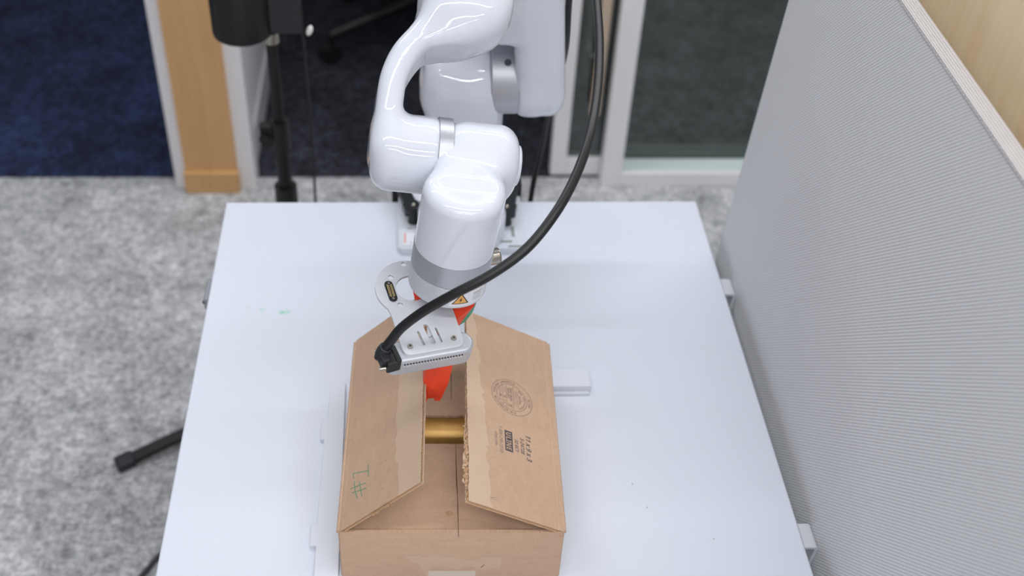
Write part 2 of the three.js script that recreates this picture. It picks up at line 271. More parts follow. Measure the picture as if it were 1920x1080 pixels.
    g.strokeStyle = '#4b3d33'; g.lineWidth = 4; g.beginPath(); g.moveTo(X(31), Yy(-58)); g.lineTo(X(35), Yy(-52)); g.stroke(); g.globalAlpha = 1; g.lineWidth = 2.5; g.beginPath(); g.moveTo(X(6.5), 0); g.lineTo(X(6.7), Yy(-6)); g.stroke();
  });
  const printed = (map) => std(0xffffff, 0.82, { map });
  const setUV = (g, f) => { const p = g.attributes.position, uv = g.attributes.uv; for (let i = 0; i < p.count; i++) uv.setXY(i, ...f(p.getX(i), p.getY(i), p.getZ(i))); return g; };
  // walls and bottom
  const front = new THREE.BoxGeometry(2 * W - 0.003, H, th, 24, 8, 1); front.translate(0, -H / 2, D - th / 2);
  { const p = front.attributes.position; for (let i = 0; i < p.count; i++) { const x = p.getX(i) / W, y = p.getY(i) / H; p.setZ(i, p.getZ(i) + 0.0025 * (1 - x * x) * Math.sin(-y * Math.PI) ); } front.computeVertexNormals(); }
  setUV(front, (x, y) => [(x + W) / (2 * W), 1 + y / 0.0815]);
  mesh('wall_panel', front, printed(frontPrint), t);
  mesh('wall_panel', bx(-W + 0.001, W - 0.001, -H, 0, -D, -D + th, 0.0008), kraft, t);
  for (const s of [-1, 1]) mesh('wall_panel', bx(s < 0 ? -W : W - th, s < 0 ? -W + th : W, -H, 0, -D + 0.002, D - 0.002, 0.0012), kraft, t);
  mesh('bottom', bx(-W + th, W - th, -H, -H + 0.007, -D + th, D - th, 0), kraft, t);
  mesh('bottom_flap', bx(-W + th, -0.001, -H + 0.007, -H + 0.0105, -D + th, D - th, 0), kraft, t);
  mesh('bottom_flap', bx(0.001, W - th, -H + 0.007, -H + 0.0105, -D + th, D - th, 0), kraft, t);
  for (const s of [-1, 1]) { const g = rod(V(s * (W - 0.0006), -0.0022, -D + 0.003), V(s * (W - 0.0006), -0.0022, D - 0.003), 0.0026, 0.0026, 12); mesh('fold', boxUV(g), kraft, t); }
  // a corrugated flap: local x from the fold to the free edge, y thickness, z along the fold
  function flap(name, L, len, angle, sgn, mat, edge) {
    const g = new THREE.Group(), lin = 0.0006, T = 0.0042, nz = 120, out = [], inn = [];
    for (let i = 0; i <= nz; i++) { const z = -len / 2 + len * i / nz; out.push([edge(z, 0), z]); inn.push([edge(z, 1), z]); }
    const sheet = (pts, y) => { const f = []; for (let i = 0; i < nz; i++) { const [a, za] = pts[i], [b, zb] = pts[i + 1]; for (const [lo, up] of [[y, y + lin]]) { f.push([[0, up, za], [0, up, zb], [b, up, zb], [a, up, za]], [[0, lo, za], [a, lo, za], [b, lo, zb], [0, lo, zb]], [[a, lo, za], [a, up, za], [b, up, zb], [b, lo, zb]]); if (!i) f.push([[0, lo, za], [0, up, za], [a, up, za], [a, lo, za]]); if (i === nz - 1) f.push([[0, lo, zb], [b, lo, zb], [b, up, zb], [0, up, zb]]); } } return faces(f); };
    const top = sheet(out, -lin), low = sheet(inn, -T);
    const m = mesh(name, setUV(merge(top, low), (x, y, z) => sgn > 0 ? [(len / 2 - z) / len, 1 - x / 0.116] : [(z + len / 2) / len, 1 - x / 0.116]), mat, t);
    // the fluted middle layer, set back a hair from the edge
    const f = [], pitch = 0.0078; let z = -len / 2;
    const yA = -lin, yB = -T + lin, th2 = 0.00035;
    for (let k = 0; z < len / 2 - pitch / 2; k++, z += pitch / 2) {
      const za = z, zb = Math.min(z + pitch / 2, len / 2), [ya, yb] = k % 2 ? [yA, yB] : [yB, yA], a = edge(za, 2), b = edge(zb, 2), zm = (za + zb) / 2, ym = (ya + yb) / 2 + 0.0003;
      f.push([[0.004, ya, za], [0.004, yb, zb], [b, yb, zb], [a, ya, za]], [[a, ya, za], [b, yb, zb], [b, yb - th2 * 2, zb + th2], [a, ya - th2 * 2, za + th2]], [[0.004, ya - th2 * 2, za + th2], [a, ya - th2 * 2, za + th2], [b, yb - th2 * 2, zb + th2], [0.004, yb - th2 * 2, zb + th2]]);
    }
    const core = mesh('corrugated_core', faces(f), kraftCore, m); core.userData.label = 'fluted inner layer showing at the cut edge';
    m.position.set(-sgn * (W - 0.001), 0.0005, 0); m.rotation.z = sgn > 0 ? angle : Math.PI - angle;
    if (sgn < 0) m.scale.y = -1;
    return m;
  }
  const nearFar = (z, L) => L;
  const torn = noiseGrid(256, 44);
  const lf = flap('top_flap', 0.115, 0.281, R(44), 1, printed(leftPrint), (z, k) => 0.1145 + (k === 1 ? 0.0008 : k === 2 ? -0.0006 : 0) + 0.0006 * torn(z * 300 + 50, k * 7) );
  lf.userData.label = 'flap with a green handwritten number and steep lift';
  const rf = flap('top_flap', 0.112, 0.281, R(27), -1, printed(rightPrint), (z, k) => {
    const rag = Math.max(0, Math.min(1, (z - 0.02) / 0.06)) * (z < 0.118 ? 1 : 0.3); return 0.1115 + (k === 0 ? -0.0012 * rag : 0) + (k === 1 ? rag * (0.004 * torn(z * 420 + 90, 3) + 0.0015) : 0) + (k === 2 ? rag * 0.005 * torn(z * 520 + 90, 9) - 0.0004 : 0) + 0.0008 * torn(z * 300 + 50, 21 + k); });
  rf.userData.label = 'flap printed with a round stamp and size lines';
  // curled scraps along the torn edge
  const scraps = []; for (let i = 0; i < 60; i++) { const z = 0.03 + 0.09 * r() ** 0.8, x = 0.1105 + 0.003 * r(), y = -0.0036 * r(), w = 0.0005 + 0.0011 * r(), h = 0.0008 + 0.0022 * r() * r() + (Math.abs(z - 0.096) < 0.01 ? 0.0012 : 0); scraps.push(faces([[[x, y, z], [x + h, y + 0.001 * (r() - 0.5), z + 0.001 * r()], [x + h * 0.8, y - 0.0012, z + w], [x - 0.001, y - 0.0004, z + w]], [[x, y - 0.0004, z], [x - 0.001, y - 0.0008, z + w], [x + h * 0.8, y - 0.0016, z + w], [x + h, y - 0.0006, z]]])); }
  const sc = mesh('torn_scraps', merge(scraps), std(0xcdb294, 0.9), rf); sc.userData.kind = 'stuff';
  const tags = []; for (const [x, z] of [[0.045, 0.1405], [0.05, 0.1408], [0.06, 0.14], [0.064, 0.1405]]) tags.push(faces([[[x, -0.002, z], [x + 0.006, -0.0025, z], [x + 0.005, -0.003, z + 0.0035], [x + 0.001, -0.003, z + 0.003]], [[x, -0.003, z], [x + 0.001, -0.0036, z + 0.003], [x + 0.005, -0.0036, z + 0.0035], [x + 0.006, -0.0032, z]]]));
  mesh('torn_tags', merge(tags), kraftCore, lf);
  // short flaps folded in below, one from each end
  function minor(name, s, depth, jag, mat) {
    const pts = [[-W + 0.011, 0], [W - 0.011, 0]], n = 60; for (let i = 0; i <= n; i++) { const x = (W - 0.011) - (2 * W - 0.022) * i / n; pts.push([x, depth + jag(x)]); }
    const sh = new THREE.Shape(pts.map(([x, y]) => new THREE.Vector2(x, y))), g = new THREE.ExtrudeGeometry(sh, { depth: 0.0036, bevelEnabled: false });
    g.rotateX(-Math.PI / 2); if (s < 0) g.rotateY(Math.PI); boxUV(g);
    const m = mesh(name, g, kraft, t); m.position.set(0, -0.0075, s * (D - 0.0042)); m.rotation.x = s * R(1.2); return m;
  }
  const fm = minor('end_flap', 1, 0.1165, (x) => 0.0006 * torn(x * 400 + 60, 33));
  const bm = minor('end_flap', -1, 0.1155, (x) => (Math.abs(x + 0.008) < 0.012 ? -0.003 * torn(x * 600 + 90, 60) : 0) + 0.0016 * torn(x * 300 + 60, 61));
  // slit lines across both short flaps, dents and fold lip
  const dark = std(0x4a382b, 0.9);
  const slit = (m, y, pts) => { const f = []; for (let i = 0; i + 1 < pts.length; i++) { const [x, z, w] = pts[i], [x2, z2, w2] = pts[i + 1]; f.push([[x - w, y, z], [x2 - w2, y, z2], [x2 + w2, y, z2], [x + w, y, z]]); } return mesh('slit', faces(f), dark, m); };
  slit(fm, 0.00375, [[0.004, -0.1165, 0.0002], [0.0043, -0.09, 0.0004], [0.005, -0.06, 0.0005], [0.0058, -0.045, 0.0003], [0.006, -0.03, 0.0005], [0.0066, 0.0025, 0.0002]]);
  slit(bm, 0.00375, [[-0.0018, 0.035, 0.0002], [-0.0012, 0.06, 0.0004], [-0.001, 0.09, 0.0002]]);
  for (const [a, b] of [[-W + 0.012, -0.036], [-0.034, W - 0.012]]) mesh('crease', boxUV(rod(V(a, -0.0034, D - 0.0035), V(b, -0.0036, D - 0.0035), 0.0021, 0.0021, 12)), kraft, t);
  const dent = []; for (let i = 0; i < 7; i++) { const a = i / 7 * 6.28; dent.push([-0.003 + 0.0045 * Math.cos(a) * (0.6 + 0.5 * r()), 0.004 + 0.0006 * r(), -0.023 + 0.003 * Math.sin(a)]); } mesh('scuff', faces([dent.reverse()]), kraftCore, fm);
  for (const s of [-1, 1]) mesh('torn_corner', merge(rod(V(s * (W - 0.004), -0.003, D - 0.002), V(s * (W - 0.001), -0.007, D - 0.001), 0.0018, 0.0012, 6), rod(V(s * (W - 0.0075), -0.004, D - 0.002), V(s * (W - 0.003), -0.005, D), 0.001, 0.0014, 6)), kraftCore, t);
}
{ // can lying in the box
  const t = thing('can', 'gold metal can lying on its side inside the cardboard box', 'can'), r = 0.027, len = 0.135;
  t.position.set(-0.012, BOX.top - BOX.h + 0.0107 + r, -0.031); t.rotation.set(0, BOX.yaw, 0);
  const map = canvasTex(1024, 512, (g) => {
    g.fillStyle = '#efba68'; g.fillRect(0, 0, 1024, 512); const n = rng(8); for (let i = 0; i < 500; i++) { g.globalAlpha = 0.03; g.fillStyle = n() > 0.5 ? '#e8bc70' : '#b88438'; g.fillRect(0, n() * 512, 1024, 1 + 3 * n()); }
    g.globalAlpha = 0.4; g.strokeStyle = '#8c7a58'; g.lineWidth = 4; for (const [x, y] of [[430, 330], [640, 330]]) { g.beginPath(); g.ellipse(x, y, 42, 30, 0, 0, 7); g.stroke(); g.beginPath(); g.ellipse(x - 8, y - 6, 16, 10, 0.5, 0, 7); g.stroke(); g.beginPath(); g.ellipse(x + 18, y + 12, 9, 6, 0.5, 0, 7); g.stroke(); } g.fillStyle = '#8c7a58'; g.fillRect(525, 300, 5, 60); g.fillRect(536, 300, 3, 60); g.globalAlpha = 1;
  });
  const gold = std(0xffffff, 0.34, { map, metalness: 0.3 });
  const body = new THREE.CylinderGeometry(r, r, len - 0.02, 56, 1, true); body.rotateZ(Math.PI / 2); mesh('body', body, gold, t);
  for (const s of [-1, 1]) { const e = lathe([[0, -0.002], [r * 0.8, -0.002], [r * 0.82, 0.001], [r * 0.86, 0.001], [r * 0.88, -0.001], [r, -0.011]].map(([a, b]) => [a, b]), 40); e.rotateZ(-s * Math.PI / 2); e.translate(s * (len / 2), 0, 0); mesh(s < 0 ? 'lid' : 'base', e, std(0xc9ccd0, 0.3, { metalness: 0.9, side: THREE.DoubleSide }), t); }
}
// white printed fixtures that locate the box
function platePiece(name, pts, holes, h, y0, mat, parent) {
  const s = new THREE.Shape(pts.map(([x, z]) => new THREE.Vector2(x, -z))); for (const [x, z, r] of holes) { const p = new THREE.Path(); p.absellipse(x, -z, r, r, 0, 7, false); s.holes.push(p); }
  const g = new THREE.ExtrudeGeometry(s, { depth: h - 0.0008, bevelEnabled: true, bevelSize: 0.0004, bevelThickness: 0.0004, bevelSegments: 1, curveSegments: 20 }); g.rotateX(-Math.PI / 2); g.translate(0, y0 + 0.0004, 0); return mesh(name, g, mat, parent);
}
{
  const t = thing('locating_rail', 'white printed rail with screw holes and side tabs on the left of the cardboard box', 'rail');
  platePiece('rail', [[-0.144, -0.146], [-0.127, -0.146], [-0.1235, 0.2], [-0.149, 0.2], [-0.149, 0.098], [-0.1555, 0.098], [-0.1555, 0.07], [-0.1495, 0.07], [-0.148, -0.054], [-0.1525, -0.054], [-0.1525, -0.082], [-0.146, -0.082]], [[-0.1372, -0.0608, 0.0026], [-0.1392, 0.0714, 0.0026]], 0.0055, TY, whitePrint, t);
  const s = thing('locating_stop', 'white printed bar sticking out on the right of the cardboard box', 'stop bar');
  mesh('bar', bx(0.126, 0.179, TY, TY + 0.011, -0.16, -0.128, 0.001), whitePrint, s); mesh('lip', bx(0.127, 0.177, TY, TY + 0.004, -0.128, -0.1225, 0.0008), whitePrint, s);
}

// ---------------------------------------------------------------- implicit surfaces for the moulded robot shells
function sdfGeometry(f, lo, hi, cell) {
  const size = Math.max(hi[0] - lo[0], hi[1] - lo[1], hi[2] - lo[2]) + 6 * cell, n = Math.ceil(size / cell), c = [0, 1, 2].map((i) => (lo[i] + hi[i]) / 2), half = n / 2;
  const mc = new MarchingCubes(n, new THREE.MeshStandardMaterial(), false, false, 260000); mc.isolation = 0;
  for (let z = 0, i = 0; z < n; z++) for (let y = 0; y < n; y++) for (let x = 0; x < n; x++, i++) mc.field[i] = -f(c[0] + (x - half) * cell, c[1] + (y - half) * cell, c[2] + (z - half) * cell);
  mc.update();
  const p = new Float32Array(mc.count * 3); for (let i = 0; i < p.length; i++) p[i] = mc.positionArray[i] * half * cell + c[i % 3];
  let g = new THREE.BufferGeometry(); g.setAttribute('position', new THREE.BufferAttribute(p, 3)); g = mergeVertices(g, cell * 0.02);
  const q = g.attributes.position, nr = new Float32Array(q.count * 3), e = 0.0006;
  for (let i = 0; i < q.count; i++) {
    let x = q.getX(i), y = q.getY(i), z = q.getZ(i), gx, gy, gz;
    for (let k = 0; k < 4; k++) { gx = (f(x + e, y, z) - f(x - e, y, z)) / (2 * e); gy = (f(x, y + e, z) - f(x, y - e, z)) / (2 * e); gz = (f(x, y, z + e) - f(x, y, z - e)) / (2 * e); const l2 = gx * gx + gy * gy + gz * gz || 1; if (k < 3) { const d = f(x, y, z) / l2; x -= d * gx; y -= d * gy; z -= d * gz; } }
    const l = Math.hypot(gx, gy, gz) || 1; q.setXYZ(i, x, y, z); nr.set([gx / l, gy / l, gz / l], i * 3);
  }
  g.setAttribute('normal', new THREE.BufferAttribute(nr, 3)); return g;
}
const smin = (a, b, k) => { const h = Math.max(k - Math.abs(a - b), 0) / k; return Math.min(a, b) - h * h * k / 4; };
const rcyl = (rad, ax, h, R0, r) => { const a = rad - R0 + r, b = Math.abs(ax) - h + r; return Math.min(Math.max(a, b), 0) + Math.hypot(Math.max(a, 0), Math.max(b, 0)) - r; };
const rext = (d2, ax, h, r) => { const a = d2 + r, b = Math.abs(ax) - h + r; return Math.min(Math.max(a, b), 0) + Math.hypot(Math.max(a, 0), Math.max(b, 0)) - r; };
const cap2 = (x, y, ax, ay, bx_, by_, ra, rb) => { const dx = bx_ - ax, dy = by_ - ay, t = Math.max(0, Math.min(1, ((x - ax) * dx + (y - ay) * dy) / (dx * dx + dy * dy))); return Math.hypot(x - ax - dx * t, y - ay - dy * t) - ra - (rb - ra) * t; };

// ---------------------------------------------------------------- robot arm
const tilt = R(7.5), F0 = V(-0.0084, 1.0209, -0.0051), UP = V(Math.sin(tilt), Math.cos(tilt), 0), EX = V(Math.cos(tilt), -Math.sin(tilt), 0), BK = V(0, 0, -1), FW = V(0, 0, 1);
const J5 = F0.clone().addScaledVector(UP, 0.097).addScaledVector(BK, 0.076), AX = UP.clone().multiplyScalar(0.656).addScaledVector(BK, 0.755).normalize(), NN = EX.clone().cross(AX);
const J2 = V(0.0286, 0.997, -0.4456), EL = V(0.0286, 1.281, -0.39);
const arm = thing('industrial_robot', 'glossy white jointed robot arm with grey joint rings reaching over the desk', 'robot arm');
{
  const loc = (O, A, B, C) => (x, y, z) => { x -= O.x; y -= O.y; z -= O.z; return [x * A.x + y * A.y + z * A.z, x * B.x + y * B.y + z * B.z, x * C.x + y * C.y + z * C.z]; };
  const wristFrame = loc(F0, EX, UP, FW), linkFrame = loc(J5, EX, AX, NN), j5Frame = loc(J5, EX, UP, FW);
  // base column and shoulder
  mesh('base', merge(lathe([[0, 0], [0.062, 0], [0.063, 0.002], [0.063, 0.03], [0.061, 0.034], [0.052, 0.04], [0.0515, 0.05]].map(([r, y]) => [r, y]), 56).translate(J2.x, TY + 0.01, J2.z)), gloss, arm);
  mesh('base_ring', new THREE.CylinderGeometry(0.0517, 0.0517, 0.03, 56).translate(J2.x, TY + 0.075, J2.z), alu, arm);
  const shoulder = (x, y, z) => {
    const dx = x - J2.x, dy = y - J2.y, dz = z - J2.z;
    return smin(rcyl(Math.hypot(dx, dz), dy + 0.1, 0.1, 0.051, 0.01), rcyl(Math.hypot(dy, dz), dx + 0.008, 0.046, 0.0505, 0.022), 0.03);
  };
  mesh('shoulder_housing', sdfGeometry(shoulder, [J2.x - 0.06, J2.y - 0.21, J2.z - 0.06], [J2.x + 0.06, J2.y + 0.06, J2.z + 0.06], 0.0028), gloss, arm);
  const sring = mesh('shoulder_ring', along(lathe([[0.047, -0.002], [0.0505, -0.0015], [0.051, 0], [0.051, 0.033], [0.0505, 0.0345], [0.047, 0.035]], 64), V(J2.x + 0.032, J2.y, J2.z), V(1, 0, 0)), alu, arm);
  mesh('plug', along(new THREE.CylinderGeometry(0.0045, 0.0045, 0.002, 20).scale(1, 1, 1.0), V(J2.x + 0.051, J2.y + 0.0375, J2.z + 0.0348), V(0, 0.73, 0.68)), std(0x45484d, 0.5), sring);
  // upper arm slab rising to the elbow
  const ud = EL.clone().sub(J2), ul = ud.length(); ud.normalize(); const uc = V(1, 0, 0).cross(ud);
  const upFrame = loc(J2, V(1, 0, 0), ud, uc);
  const upper = (x, y, z) => {
    const [l, s, n] = upFrame(x, y, z);
    let d = rext(cap2(s, n, 0, 0, ul, 0, 0.054, 0.05), l - 0.0955 + 0.1 * Math.max(0, Math.min(0.25, s)), 0.032, 0.02);
    d = smin(d, rcyl(Math.hypot(s, n), l - 0.081, 0.012, 0.0505, 0.004), 0.012);
    d = smin(d, rext(Math.hypot(l - 0.045, n) - 0.054, s - 0.196, 0.108, 0.012), 0.016); return d;
  };
  mesh('upper_arm', sdfGeometry(upper, [J2.x, J2.y - 0.06, J2.z - 0.06], [J2.x + 0.16, EL.y + 0.06, EL.z + 0.06], 0.0042), gloss, arm);
  const ering = mesh('elbow_ring', along(new THREE.CylinderGeometry(0.0475, 0.0475, 0.03, 56), V(J2.x - 0.005, EL.y, EL.z), V(1, 0, 0)), alu, arm);
  const FA = J5.clone().addScaledVector(AX, 0.2), fl = 0.1425;
  const foreFrame = loc(J5, V(1, 0, 0).addScaledVector(AX, -AX.x).normalize(), AX, NN);
  const fore = (x, y, z) => {
    const [l, s, n] = foreFrame(x, y, z);
    let d = rcyl(Math.hypot(l + 0.004, n), s - 0.285, 0.075, 0.0435, 0.012);
    const ex = x - (J2.x - 0.045), er = Math.hypot(y - EL.y, z - EL.z); d = smin(d, rcyl(er, ex, 0.03, 0.0475, 0.016), 0.05);
    const w = Math.hypot(x - (J2.x - 0.04), 0) - 0.03; return d;
  };
  mesh('forearm', sdfGeometry(fore, [J2.x - 0.09, J5.y + 0.1, EL.z - 0.05], [J2.x + 0.05, EL.y + 0.09, EL.z + 0.24], 0.004), gloss, arm);
  const fring = mesh('forearm_ring', along(lathe([[0.04, 0], [0.0438, 0.0005], [0.0442, 0.0015], [0.0442, 0.02], [0.0438, 0.021], [0.04, 0.0215]], 56), J5.clone().addScaledVector(AX, 0.193).addScaledVector(EX, -0.0045), AX), alu, arm);
  // curved link down to the wrist joint
  const nodes = [[-0.0045, 0.165, 0.0405], [-0.0165, 0.1405, 0.029], [-0.0335, 0.1235, 0.0195], [-0.05, 0.1105, 0.0142], [-0.0632, 0.092, 0.0138], [-0.0715, 0.07, 0.0132], [-0.0738, 0.046, 0.0131], [-0.0738, 0.0, 0.0131]];
  const curve = new THREE.CatmullRomCurve3(nodes.map((p) => V(...p)), false, 'centripetal').getPoints(80);
  const link = (x, y, z) => {
    const [l, s, n] = linkFrame(x, y, z);
    let d2 = 1e9; for (let i = 0; i < 80; i++) { const a = curve[i], b = curve[i + 1]; d2 = Math.min(d2, cap2(l, s, a.x, a.y, b.x, b.y, a.z, b.z)); }
    let d = rext(d2, n, 0.036, 0.0125);
    d = smin(d, rcyl(Math.hypot(l + 0.0045, n), s - 0.1575, 0.0395, 0.042, 0.028), 0.03);
    const [l2, u2, f2] = j5Frame(x, y, z);
    d = smin(d, rcyl(Math.hypot(u2, f2), l2 + 0.0495, 0.0375, 0.0385, 0.02), 0.012); return d;
  };
  mesh('wrist_link', sdfGeometry(link, [J5.x - 0.1, J5.y - 0.06, J5.z - 0.2], [J5.x + 0.06, J5.y + 0.18, J5.z + 0.05], 0.0025), gloss, arm);
  mesh('joint_ring', along(lathe([[0.036, -0.0002], [0.0386, 0], [0.0392, 0.0006], [0.0392, 0.0136], [0.0386, 0.0142], [0.036, 0.0144]], 64), J5.clone().addScaledVector(EX, -0.0242), EX), alu, arm);
  // wrist body: joint housing behind, tool cylinder in front
  const wrist = (x, y, z) => {
    const [l, s, n] = wristFrame(x, y, z);
    let d = rcyl(Math.hypot(l, n), s - 0.075, 0.045, 0.0388, 0.0125);
    let b = rcyl(Math.hypot(s - 0.097, n + 0.076), l - 0.0205, 0.0375, 0.0385, 0.021);
    const bx0 = Math.abs(l - 0.006) - 0.034 + 0.016, by0 = Math.abs(s - 0.092) - 0.03 + 0.016, bz0 = Math.abs(n + 0.042) - 0.045 + 0.016;
    const q = Math.min(Math.max(bx0, by0, bz0), 0) + Math.hypot(Math.max(bx0, 0), Math.max(by0, 0), Math.max(bz0, 0)) - 0.016;
    b = smin(b, q, 0.02); return smin(d, b, 0.012);
  };
  const wh = mesh('wrist_housing', sdfGeometry(wrist, [F0.x - 0.06, F0.y + 0.02, F0.z - 0.13], [F0.x + 0.09, F0.y + 0.15, F0.z + 0.05], 0.0023), gloss, arm);
  mesh('joint_cap', along(lathe([[0, 0.0035], [0.018, 0.0034], [0.02, 0.0025], [0.0205, 0.0005], [0.0205, -0.004]], 40), J5.clone().addScaledVector(EX, 0.0575), EX), gloss, wh);
  mesh('tool_ring', along(lathe([[0.037, 0.0248], [0.0386, 0.025], [0.0392, 0.0256], [0.0392, 0.0496], [0.0386, 0.0502], [0.037, 0.0504]], 72), F0, UP), alu, arm);
  const fl2 = mesh('tool_flange', along(lathe([[0, 0], [0.0375, 0], [0.0386, 0.0008], [0.039, 0.002], [0.039, 0.0238], [0.0384, 0.0246], [0, 0.0246]], 72), F0, UP), aluLight, arm);
  // warning label on the flange
  const lab = canvasTex(512, 256, (g) => {
    g.fillStyle = '#d5d7db'; g.fillRect(0, 0, 512, 256); g.fillStyle = '#e2e4e8'; g.fillRect(20, 15, 470, 226);
    g.fillStyle = '#2c2722'; g.beginPath(); g.moveTo(40, 205); g.lineTo(250, 205); g.lineTo(145, 28); g.closePath(); g.fill(); g.fillStyle = '#e2a856'; g.beginPath(); g.moveTo(62, 193); g.lineTo(228, 193); g.lineTo(145, 52); g.closePath(); g.fill();
    g.fillStyle = '#2c2722'; g.beginPath(); g.moveTo(156, 90); g.lineTo(124, 148); g.lineTo(142, 146); g.lineTo(132, 184); g.lineTo(166, 132); g.lineTo(148, 134); g.closePath(); g.fill();
    g.fillStyle = '#77797d'; for (let i = 0; i < 6; i++) g.fillRect(300, 60 + i * 24, [150, 120, 165, 140, 110, 150][i], i ? 6 : 12);
  });
  const th0 = R(-2), th1 = R(62), lg = new THREE.CylinderGeometry(0.03925, 0.03925, 0.0195, 24, 1, true, th0, th1 - th0);
  const bas = new THREE.Matrix4().makeBasis(EX, UP, FW).setPosition(F0.clone().addScaledVector(UP, 0.0125)); lg.applyMatrix4(bas);
  mesh('warning_label', lg, std(0xffffff, 0.5, { map: lab }), fl2);
  // threaded connector at the back right of the flange
  const cd = V(0.93, -0.05, -0.36).normalize(), c0 = F0.clone().addScaledVector(UP, 0.024).addScaledVector(EX, 0.0345).addScaledVector(BK, 0.014), tl = [[0, 0], [0.0075, 0]];
  for (let i = 0; i < 5; i++) tl.push([0.0085, 0.006 + i * 0.0018], [0.0078, 0.0069 + i * 0.0018]); tl.push([0.0085, 0.0152], [0.006, 0.0155], [0.006, 0.011], [0, 0.011]);
  mesh('connector', along(lathe(tl, 28), c0, cd), steel, fl2);
}
{ // plate under the robot base, clamped to the desk
  const t = thing('mounting_plate', 'white plate with slots and a small label under the robot arm base', 'plate'), y = TY;
  platePiece('plate', [[-0.062, -0.525], [0.119, -0.525], [0.119, -0.406], [0.112, -0.402], [-0.057, -0.402], [-0.062, -0.407]], [], 0.0098, y, whitePrint, t);
  const slot = std(0x8f9591, 0.7);
  for (const [x0, x1, z0, z1] of [[0.1, 0.105, -0.452, -0.428], [0.078, 0.1, -0.4195, -0.415], [0.094, 0.117, -0.408, -0.404], [-0.05, -0.042, -0.449, -0.447]]) mesh('slot', bx(x0, x1, y + 0.0094, y + 0.0101, z0, z1, 0.0002), slot, t);
  const lab = canvasTex(128, 128, (g) => { g.fillStyle = '#e6e9ee'; g.fillRect(0, 0, 128, 128); g.strokeStyle = '#c8ccd2'; g.lineWidth = 3; g.strokeRect(3, 3, 122, 122); g.fillStyle = '#e08a86'; g.fillRect(10, 16, 8, 90); g.fillStyle = '#aeb3ba'; g.fillRect(40, 100, 10, 10); g.fillRect(10, 5, 90, 4); });
  const p = new THREE.PlaneGeometry(0.035, 0.032); p.rotateX(-Math.PI / 2); p.translate(-0.039, y + 0.0101, -0.4255); mesh('printed_label', p, std(0xffffff, 0.6, { map: lab }), t);
  mesh('raised_block', bx(-0.045, -0.01, y + 0.0095, y + 0.02, -0.523, -0.5, 0.002), whitePrint, t);
}
for (const [s, label, pts] of [[-1, 'black clamp to the left of the robot base at the rear desk edge', [[-0.063, -0.512], [-0.0405, -0.46]]], [1, 'black clamp to the right of the robot base at the rear desk edge', [[0.1135, -0.52], [0.0945, -0.455]]]]) {
  const t = thing('table_clamp', label, 'clamp'), y = TY + 0.0102, [[x0, z0], [x1, z1]] = pts, a = V(x0, y + 0.02, z0 - 0.03), b = V(x1, y + 0.02, z1);
  const d = b.clone().sub(a), L = d.length();
  const sh = new THREE.Shape(); sh.moveTo(-0.006, -L / 2); sh.lineTo(-0.0075, L / 2 - 0.02); sh.lineTo(-0.0105, L / 2 - 0.016); sh.lineTo(-0.0105, L / 2 - 0.003); sh.quadraticCurveTo(-0.009, L / 2, 0, L / 2); sh.quadraticCurveTo(0.009, L / 2, 0.0105, L / 2 - 0.003); sh.lineTo(0.0105, L / 2 - 0.016); sh.lineTo(0.0075, L / 2 - 0.02); sh.lineTo(0.006, -L / 2); sh.closePath();
  const g = new THREE.ExtrudeGeometry(sh, { depth: 0.01, bevelEnabled: true, bevelSize: 0.0015, bevelThickness: 0.002, bevelSegments: 2 }); g.translate(0, 0, -0.005);
  mesh('jaw', along(g, a.clone().addScaledVector(d, 0.5), d, V(1, 0, 0)), clampBlack, t);
  mesh('pad', rod(V(x1, y, z1 - 0.004), V(x1, y + 0.017, z1 - 0.004), 0.008, 0.006), blackRubber, t);
  mesh('bolt', ball([x1, y + 0.027, z1 - 0.008], 0.0035), steel, t);
  mesh('frame', merge(bx(x0 - 0.009, x0 + 0.009, TY - 0.09, y + 0.016, TZ0 - 0.026, TZ0 - 0.006, 0.003), bx(x0 - 0.009, x0 + 0.009, TY - 0.09, TY - 0.075, TZ0 - 0.026, TZ0 + 0.04, 0.003)), blackMetal, t);
  mesh('spindle', rod(V(x0, TY - 0.076, TZ0 + 0.03), V(x0, TY - 0.0285, TZ0 + 0.03), 0.005), steel, t);
}

